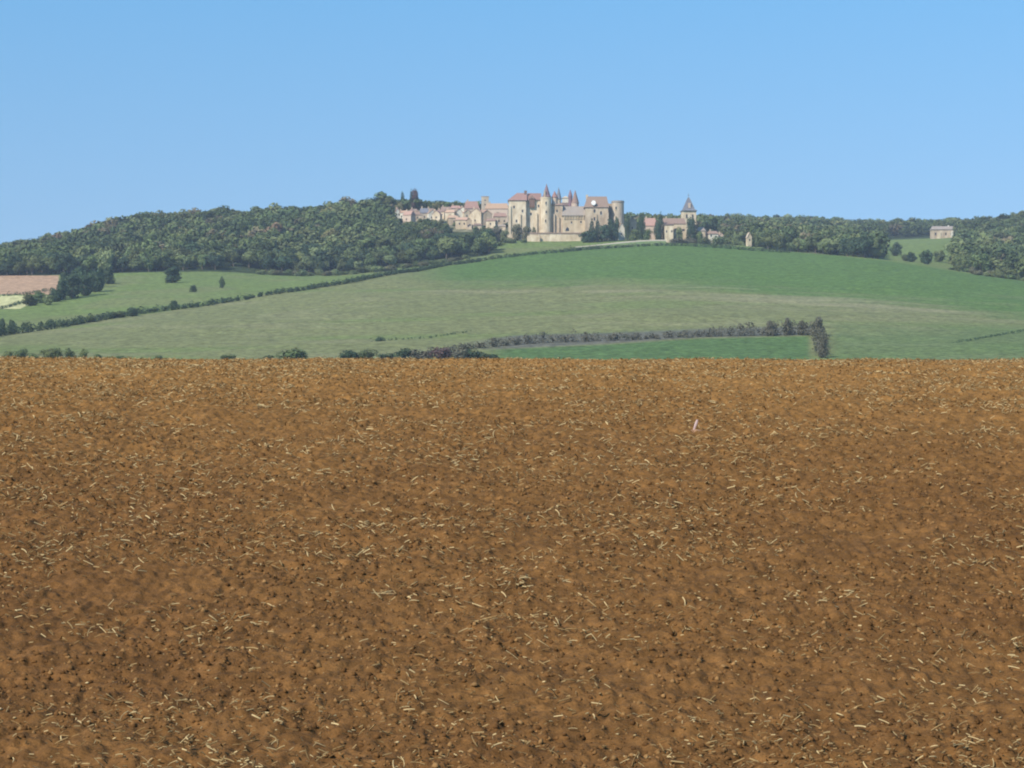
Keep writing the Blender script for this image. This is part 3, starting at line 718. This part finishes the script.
for p in [(594.5,211),(601,213),(594.5,219)]: win(None, *p, w=1.1, h=2.2, d=2, parent=kp)
MB().box(lx(608.3, 14), lx(612.5, 14), 14, 18, ZB, lz(203.5, 14)).build('link_wall', m_st2, castle)
rr = 6.2*.637
tt = MB().cone(lx(617.8, 9), 9, ZB, lz(202.4, 6), rr, rr*.985, 32).build('right_tower', m_grey, castle)
MB().cone(lx(617.8, 9), 9, lz(202.4, 6), lz(200.6, 6), rr*1.05, rr*1.02, 32).build('parapet', m_stoneroof, tt)
win(None, 616, 208, w=.8, d=5.0, parent=tt)

# retaining wall under the castle
rb = at(543, 242, 1398)
rw = thing('retaining_wall', 'long low stone retaining wall at the foot of the castle above the grass slope', 'wall', rb)
def q(px, y=1398): return (px-CX)/F*y-rb[0]
def qz(py, y=1398): return (HY-py)/F*y-rb[2]
MB().box(q(504), q(523), 2, 4, qz(247), qz(234)).box(q(523.1), q(581), 1, 3.4, qz(247), qz(233.6)).box(q(538), q(539.5), .4, 1.2, qz(247), qz(235)).build('wall', m_st, rw)
MB().box(q(523), q(581.2), .6, 4.2, qz(233.6), qz(232.4)).build('coping', m_tileb, rw)
MB().box(q(527), q(540), -1.2, -.2, qz(247), qz(236)).build('low_terrace', m_st, rw)

# ------------------------------------------------------------------ houses
def house(px, base, wpx, eave, ridge, label, wall=m_st, roof=m_tile, gable=False, rz=0, depth=None, y=None, name='house', nwin=2, chimney=True, cat='house', group=None):
    """px centre, base/eave/ridge rows in the photograph; size worked out at its distance"""
    if y is None: x, y, z0 = ground_hit(px, base, 1330)
    else: x = (px-CX)/F*y; z0 = (HY-base)/F*y
    s = y/F; w_ = wpx*s; he = (base-eave)*s; hr = (base-ridge)*s; dp = depth or (w_*.8 if gable else max(6, w_*.55))
    t = thing(name, label, cat, (x, y+dp/2, z0), rz, group)
    y0, y1 = -dp/2, dp/2; x0, x1 = -w_/2, w_/2
    b = MB().box(x0, x1, y0, y1, -4, he)
    if gable:
        b.add([(x0,y0,he),(x1,y0,he),(0,y0,hr-.15),(x0,y1,he),(x1,y1,he),(0,y1,hr-.15)], [(0,1,2),(5,4,3)])
        b.build('wall', wall, t)
        th = .22; o_ = .3
        ra = MB()
        for sg in (-1, 1):
            ax = sg*(w_/2+o_); az = he-o_*(hr-he)/(w_/2)
            ra.add([(ax,y0-o_,az),(0,y0-o_,hr),(0,y1+o_,hr),(ax,y1+o_,az),(ax,y0-o_,az+th),(0,y0-o_,hr+th),(0,y1+o_,hr+th),(ax,y1+o_,az+th)],
                   [(0,1,2,3),(7,6,5,4),(0,4,5,1),(1,5,6,2),(2,6,7,3),(3,7,4,0)])
        rf = ra.build('roof', roof, t)
    else:
        b.build('wall', wall, t)
        rf = MB().hip(x0-.35, x1+.35, y0-.35, y1+.35, he+.01, hr, x0+w_*.04, x1-w_*.04).build('roof', roof, t)
    if chimney: MB().box(x0+w_*.15, x0+w_*.15+.8, -.4, .5, he*.8, hr+1.1).build('chimney', m_st2, rf)
    for i in range(nwin):
        xx = x0+w_*(i+.5)/nwin; zz = he*random.uniform(.4, .66); xx += random.uniform(-.12, .12)*w_
        f_ = MB().box(xx-.45, xx+.45, y0-.05, y0+.2, zz-.65, zz+.65).build('window', m_hole, t)
        for xs_ in ((xx-.85, xx+.47) if w_ > 8 else ()): MB().box(xs_, xs_+.38, y0-.09, y0-.003, zz-.65, zz+.65).build('shutter', m_wood, f_)
    return t
V_ = [
 (397.2,218,3.2,211.5,208.6,'narrow white gable at the left end of the village',m_white,m_tile,True,.3),
 (402.5,217.5,7,213.5,210.5,'small pale house second from the left end of the village',m_white,m_tileo,False,-.4),
 (409,224,8,215.5,210.8,'house with a broad pink roof facing the sun near the left end of the village',m_pinkw,m_tile,False,-.5),
 (417.5,219.5,7,215.5,211.5,'low house with a brown roof left of the slate roofed house',m_st2,m_tileb,False,.1),
 (424,219,7,213.5,208,'house with a blue slate roof among the tiled ones',m_grey,m_slate,False,.2),
 (431.5,219.5,6.5,213.5,210.2,'pale house right of the slate roofed house',m_white,m_tileo,True,.3),
 (437,222,7,214.5,210.8,'pale gabled house standing lower beside the wood, left of the village gap',m_st,m_tile,True,-.3),
 (445.5,214.5,8,210.8,206.8,'brown roofed house high on the slope in the middle of the village',m_st2,m_tileb,False,.1),
 (450.5,219,8,213,209.8,'pale house in the middle of the village below the brown roof',m_st,m_tileo,False,-.2),
 (455.5,211.5,8,209,205.6,'pinkish roofed house at the top of the village',m_pinkw,m_tile,False,.15),
 (458.5,218,6.5,212.8,209.5,'white gabled house in the middle of the village',m_white,m_tile,True,.2),
 (463.2,213,4.5,209.6,207.6,'tiny bright white house below the big pink roof',m_white,m_tile,True,-.2),
 (466.5,218.5,6,213,210,'pale house squeezed under the big pink roof',m_st,m_tileo,True,.35),
 (461.5,227.5,10,220.5,217.2,'low house with an orange roof at the lower edge of the village',m_och,m_tileo,False,.1),
 (469,228,4.5,221,218.5,'small stone annex right of the lowest orange roof',m_st2,m_tileb,True,0),
 (471.5,212,11,209.2,201.3,'house with the big steep pink roof near the square tower',m_pinkw,m_tile,False,.2),
 (477,226,9,213,208.8,'tall stone house left of the square tower',m_st,m_tileo,True,-.25),
 (485.5,224,9,214.5,210.5,'stone house in front of the square tower',m_st2,m_tileo,True,.35),
 (441,217.5,6.5,212.5,209.6,'cream house under the pair of gables left of the middle of the village',m_st,m_tileb,False,-.15),
 (413.5,215,6,211.8,208.8,'ochre house high behind the broad pink roof at the left of the village',m_och,m_tileb,False,.2),
 (452.5,223.5,7,218.5,215.2,'stone house low on the slope above the lowest orange roof',m_st2,m_tileo,False,.2),
 (474,219,6,214.4,211.4,'ochre gabled house directly below the big steep pink roof',m_och,m_tileb,True,-.3),
 (481.5,217,7,212.5,210,'low tan house at the foot of the square tower',m_st2,m_tile,False,.1),
 (491,227,8,221.5,218.6,'tan house below the long orange roof near the castle',m_st,m_tileb,False,-.1),
 (430,215,6,211.2,208.2,'brown roofed house right behind the blue slate roof',m_st2,m_tileb,False,.25),
 (497,219,19,209.5,203.2,'long house with an orange tiled roof between square tower and castle',m_pinkw,m_tileo,False,-.06),
 (500,224,10,217.2,212.8,'low pink roofed house in front of the long orange roof',m_st2,m_tile,False,.15),
 (477.5,231,6,226,223.4,'small pale hut below the village in the scrub',m_st,m_tileb,False,.2),
 (502,232,6,227,224.5,'small grey stone shed left of the castle foot',m_grey,m_stoneroof,False,0)]
for (px, bs_, w_, ev, rd, lab, wm, rm, gb_, rz) in V_:
    w_ *= 1.18; ev -= .5; rd -= .4; bs_ += 1.5
    house(px, bs_, w_, ev, rd, lab, wm, rm, gb_, rz, nwin=1+(int(w_*10) % 2))
# square village tower
x, y, z = ground_hit(485, 214, 1330); s = y/F
tw = thing('square_tower', 'plain square pale stone tower rising above the village beside the long orange roof', 'tower', (x, y+6, z))
h_ = (HY-196.2)/F*y - z
MB().box(-3.7*s, 3.7*s, -3.7*s, 3.7*s, -3, h_).build('wall', m_grey, tw)
MB().hip(-4*s, 4*s, -4*s, 4*s, h_+.01, h_+.7, -.1, .1).build('roof', m_stoneroof, tw)
for dz in (2, 5): MB().box(-.4, .4, -3.7*s-.05, -3.7*s+.2, h_-dz-1, h_-dz).build('window', m_hole, tw)
# ----- by the castle and church
house(621.3,237.5,6.4,229,223,'small white gabled house half hidden by trees right of the castle',m_white,m_grey,True,.15,y=1396,nwin=1)
house(633,233,7,221.5,217.5,'narrow pale house between the two dark pointed trees',m_st2,m_tileb,True,-.1,y=1425,nwin=1)
house(650,236,12,226,217.6,'house with a tall pinkish roof left of the church houses',m_pinkw,m_tile,False,.05,y=1410,nwin=2)
house(656.5,232,4,224,221,'tiny white gable between pink roof and church houses',m_white,m_tileb,True,.1,y=1412,nwin=1,chimney=False)
house(674,237,23,224,217.6,'long house with a dark brown roof in front of the church',m_och,m_tileb,False,.03,y=1400,nwin=4,depth=9)
house(669,238.5,8.5,225.2,223.4,'bright cream house front projecting from the long brown roofed house',m_st,m_tiled,False,0,y=1391,nwin=2,depth=7,chimney=False)
G2 = 'village houses right of the church'
house(704.5,238,7,232.5,229.5,'pinkish house just right of the church trees',m_pinkw,m_tile,True,-.2,y=1430,nwin=1)
house(713,239,9,234,230.6,'low cream house in the row right of the church',m_white,m_tileb,False,.2,y=1425,nwin=2)
house(721,240.5,6,236,233,'small house at the right end of the row by the church',m_pinkw,m_tileo,True,.1,y=1430,nwin=1)
house(749,242.5,4.6,237,232.5,'lone white gable among the trees on the ridge right of the church',m_st,m_grey,True,.3,y=1400,nwin=1,chimney=False)
# ----- church
yb = 1425.0; ob = at(688.5, 238, yb)
ch = thing('church', 'village church with a pale square tower and a pointed slate spire', 'church', ob, .12)
s = yb/F
def hz(py): return (HY-py)/F*yb-ob[2]
twr = MB().box(-6.6*s, 6.6*s, -6.2*s, 6.2*s, -4, hz(211.6)).box(-6.9*s, 6.9*s, -6.5*s, 6.5*s, hz(212.2), hz(211.2)).build('tower', m_st, ch)
spv = MB()
for (z0, r0, z1, r1) in ((hz(211.2), 7.6*s, hz(209.6), 5.4*s), (hz(209.6), 5.4*s, hz(199.5), 1.6*s), (hz(199.5), 1.6*s, hz(197.5), .5*s)):
    vs = [(sx_*r0, sy_*r0, z0) for sx_, sy_ in ((-1,-1),(1,-1),(1,1),(-1,1))]+[(sx_*r1, sy_*r1, z1) for sx_, sy_ in ((-1,-1),(1,-1),(1,1),(-1,1))]
    spv.add(vs, [(0,1,5,4),(1,2,6,5),(2,3,7,6),(3,0,4,7),(0,3,2,1),(4,5,6,7)])
sp = spv.build('spire', m_slate, twr)
MB().box(-1.1*s, 1.1*s, -5.4*s, -2.2*s, hz(208.5), hz(203.5)).build('belfry_louvre', m_pinkw, ch)
MB().cone(0, 0, hz(197.5), hz(192.6), .16, .05, 8).box(-.7, .7, -.06, .06, hz(195.3), hz(195)).build('weather_vane', m_slate, ch)
for xx in (-3, 3): MB().box(xx*s-.5, xx*s+.5, -6.2*s-.06, -6.2*s+.2, hz(219), hz(215)).build('window', m_hole, twr)
nv = MB().box(6.62*s, 17*s, -1*s, 6*s, -4, hz(231)).build('nave', m_st2, ch)
MB().hip(6.65*s, 17.5*s, -1.5*s, 6.6*s, hz(231)+.01, hz(226.5), 6.7*s, 15.5*s).build('roof', m_stoneroof, nv)
# ----- farm by the clearing, far right
x, y, z = ground_hit(946, 238, 1600)
s = y/F; fm = thing('farmhouse', 'long pale farmhouse with a greyish roof behind the clearing on the far ridge', 'farmhouse', (x, y+6, z))
MB().box(-13.5*s, 13.5*s, -5, 5, -3, 8.6*s).build('wall', m_st2, fm)
MB().box(-8.5*s, -5*s, -5.6, -4.8, -3, 6*s).build('porch', m_st, fm)
MB().box(5*s, 9.5*s, -7, -4.8, -3, 7*s).build('extension', m_white, fm)
rf = MB().hip(-14*s, 14*s, -5.6, 5.6, 8.6*s+.01, 12.5*s, -12.5*s, 12.5*s).build('roof', m_stoneroof, fm)
MB().box(3*s, 3*s+1.2, -.6, .6, 9*s, 13.4*s).build('chimney', m_white, rf)
for i in range(5): MB().box((-11+i*5.2)*s, (-9.6+i*5.2)*s, -5.06, -4.8, 3*s, 5.6*s).build('window', m_hole, fm)
# small barns in the wood on the left
house(239,277.5,11,274.6,272.6,'small pale barn half hidden at the foot of the left wood',m_white,m_slate,False,.1,nwin=0,chimney=False,y=1283,name='barn',cat='barn')

# ------------------------------------------------------------------ trees round the castle and church
H = [
 (592,241,23,7,'cypress',m_leafd,'left fork of the tall dark tree below the keep',1385),
 (597.5,240,22,7,'cypress',m_leafd,'right fork of the tall dark tree below the keep',1385),
 (584,244,13,12,'round',m_leafd,'low dark tree at the left of the group below the keep',1380),
 (593,244,15,15,'round',m_leafd,'broad dark tree in the middle of the group below the keep',1378),
 (604,243,19,14,'round',m_leafd,'rounded dark tree below the right corner of the keep',1380),
 (612,240,21,13,'round',m_leafd,'tall dark tree at the foot of the right castle tower',1388),
 (617,234,17,7,'round',m_leafd,'slim dark tree against the right castle tower',1398),
 (627.5,238,26,7,'cypress',m_leafd,'tall pointed dark tree right of the white gabled house',1392),
 (641.5,237,25,9,'cypress',m_leafd,'tallest pointed tree between the narrow pale house and the pink roof',1394),
 (635,238,9,12,'round',m_leaf,'low bushy tree under the narrow pale house',1392),
 (648,238,9,11,'round',m_leaf,'low bushy tree under the tall pinkish roof',1394),
 (657.5,238,16,10,'round',m_leafd,'round dark tree left of the long brown roofed house',1392),
 (660.5,237,26,7,'cypress',m_leafd,'pointed dark tree rising above the left end of the long brown roof',1396),
 (679,237.5,11,8,'round',m_leafl,'olive tree in front of the long brown roofed house',1390),
 (692.5,237.5,21,13,'round',m_leafd,'large dark tree in front of the church tower',1395),
 (700,240,9,10,'round',m_leaf,'low tree at the right of the church garden',1395),
 (720,242,8,14,'bush',m_leaf,'low bush below the row of houses right of the church',1395),
 (707,243,6,14,'bush',m_leaf,'low hedge bush below the pinkish house right of the church',1385),
 (690,243,7,16,'bush',m_leafg,'grey green bush on the bank below the church',1375),
 (676,243,6,14,'bush',m_leafg,'grey green bush below the olive tree on the church bank',1375),
 (729,242,12,13,'round',m_leaf,'tree at the right end of the houses by the church',1420),
 (737,243,11,12,'round',m_leafl,'paler tree left of the lone white gable',1410),
 (757,244,13,14,'round',m_leaf,'tree right of the lone white gable on the ridge',1405),
 (487,256,26,22,'round',m_leafd,'large dark tree at the right end of the wood below the village',1345),
 (474,257,24,20,'round',m_leafd,'dark tree second from the right end of the wood below the village',1340),
 (484,243,16,16,'round',m_leaf,'green tree on the bank between village and castle, the left one',1385),
 (496,242,15,17,'round',m_leafg,'grey green tree on the bank left of the castle foot',1392),
 (505,240,10,11,'round',m_leafl,'pale olive tree at the left corner of the castle foot',1392),
 (517,236,12,13,'round',m_leafb,'bare brownish tree before the west lodging of the castle',1400),
 (527,236,10,10,'round',m_leafb,'bare brownish tree before the centre lodging of the castle',1400),
 (534,235,8,7,'round',m_leafb,'small bare tree left of the round tower foot',1402),
 (510,243,7,11,'bush',m_leafl,'pale bush at the left end of the retaining wall',1388),
 (498,248,7,13,'bush',m_leafl,'pale green bush on the grass slope left of the retaining wall',1378),
 (524,243,5,7,'bush',m_leaf,'small bush against the retaining wall',1392),
 (402.5,201,11,5,'cypress',m_leafd,'slim dark tree on the skyline above the left end of the village',1560),
 (414.5,203,14,10,'round',m_leafr,'purplish dark tree standing above the skyline over the village',1560),
 (411,203,15,3.5,'cypress',m_leafd,'thin spike of a tree on the skyline beside the purplish tree',1558)]
for (px, py, h, w_, k_, m, lab, yy_) in H:
    place(px, py, h, w_, 'pointed_tree' if k_ == 'cypress' else ('bush' if k_ == 'bush' else 'broadleaf_tree'), lab, 'bush' if k_ == 'bush' else 'tree', k_, m, y=float(yy_))

for (px, py, h, w_) in [(400,223,7,8),(406,227,8,9),(413,224,9,7),(420,225,9,9),(427,224,8,8),(433,226,9,9),(441,225,8,8),(441,214,6,6),(449,223,7,7),(455,226,5,6),(450,233,9,10),(475,233,9,9),(482,230,8,8),(490,228,8,8),(496,232,9,9),(505,228,7,7),(458,214,5,5),(429,213,5,6),(470,214,4,4),(492,222,5,5),(484,236,9,10),(468,222,4,5),(415,212,5,6)]:
    place(px, py, h*.72, w_*.85, 'broadleaf_tree', 'small green tree crowded among the walls and roofs of the village houses', 'tree', 'round', random.choice([m_leaf, m_leaf, m_leafb, m_leafd]), 'trees between the village houses', 1330)
for k_ in range(26):
    px = 262+k_*8.2+random.uniform(-3, 3); e = float(np.interp(px, PXG, n4y)); y = e-random.uniform(2, 14)
    x = (px-CX)/F*y
    tree('bush', 'pale green bush at the foot of the wood, between the meadow and the darker trees', 'bush', (x, y, ground_z(x, y)-.3), random.uniform(2.5, 5.5), random.uniform(5, 10), 'bush', random.choice([m_leafl, m_leafl, m_leaf, m_leafb]), 'pale bushes at the foot of the wood')
for k_ in range(16):
    px = 955+k_*5+random.uniform(-2, 2); e = float(np.interp(px, PXG, n3y)); y = e+random.uniform(12, 26)
    x = (px-CX)/F*y
    tree('bush', 'low bush at the foot of the far right wood along the green crop', 'bush', (x, y, ground_z(x, y)-.3), random.uniform(2.5, 6), random.uniform(5, 8), 'bush', random.choice([m_leafl, m_leafb, m_leaf, m_leaf]), 'bushes at the foot of the far right wood')
# pale track climbing to the church, with its verge wall
m_track = noisy('pale_gravel', [(.33,.29,.21), (.44,.39,.30)], .5)
pts = [(575,249.5),(590,247.6),(605,245.2),(620,243.3),(640,241.6),(655,241),(666,241)]
V = []; 
for (px, py) in pts:
    y = 1345 if px < 600 else 1350
    x = (px-CX)/F*y
    for dy in (0, 10): 
        xx = (px-CX)/F*(y+dy); V.append((xx, y+dy, max(ground_z(xx, y+dy)+.25, (HY-py)/F*y + dy*.16)))
bank = link('track', np_mesh('track', V, [(2*i, 2*i+2, 2*i+3, 2*i+1) for i in range(len(pts)-1)], m_track), kind='structure')
# earth carrying the track
V2 = [];
for i in range(len(pts)):
    a = V[2*i]; b_ = V[2*i+1]
    V2 += [(a[0], a[1], a[2]-.02), (a[0], a[1]-4, ground_z(a[0], a[1]-4)-.8), (b_[0], b_[1]+1, b_[2]-.03), (b_[0], b_[1]+5, ground_z(b_[0], b_[1]+5)-1)]
fs = []
for i in range(len(pts)-1):
    k0, k1 = 4*i, 4*i+4
    fs += [(k0+1, k1+1, k1, k0), (k0+2, k1+2, k1+3, k0+3)]
link('verge', np_mesh('verge', V2, fs, noisy('verge_grass', [(.09,.14,.05), (.15,.19,.08)], .5)), kind='structure')

# ------------------------------------------------------------------ haze
hz_m = bpy.data.materials.new('haze'); hz_m.use_nodes = True; t = hz_m.node_tree; t.nodes.clear()
o_ = t.nodes.new('ShaderNodeOutputMaterial'); pv = t.nodes.new('ShaderNodeVolumePrincipled')
pv.inputs['Color'].default_value = (.68, .80, 1.0, 1); pv.inputs['Density'].default_value = HAZE; pv.inputs['Anisotropy'].default_value = 0.0
t.links.new(pv.outputs[0], o_.inputs['Volume'])
zt = float(Z.max())+18
bx0, bx1 = float(X_.min())-20, float(X_.max())+20
MB().box(bx0, bx1, -90, 4030, float(min(Z.min(), FZ.min()))-1.5, zt).build('haze', hz_m, None, kind='stuff', label='thin bluish summer haze over the valley', category='haze')
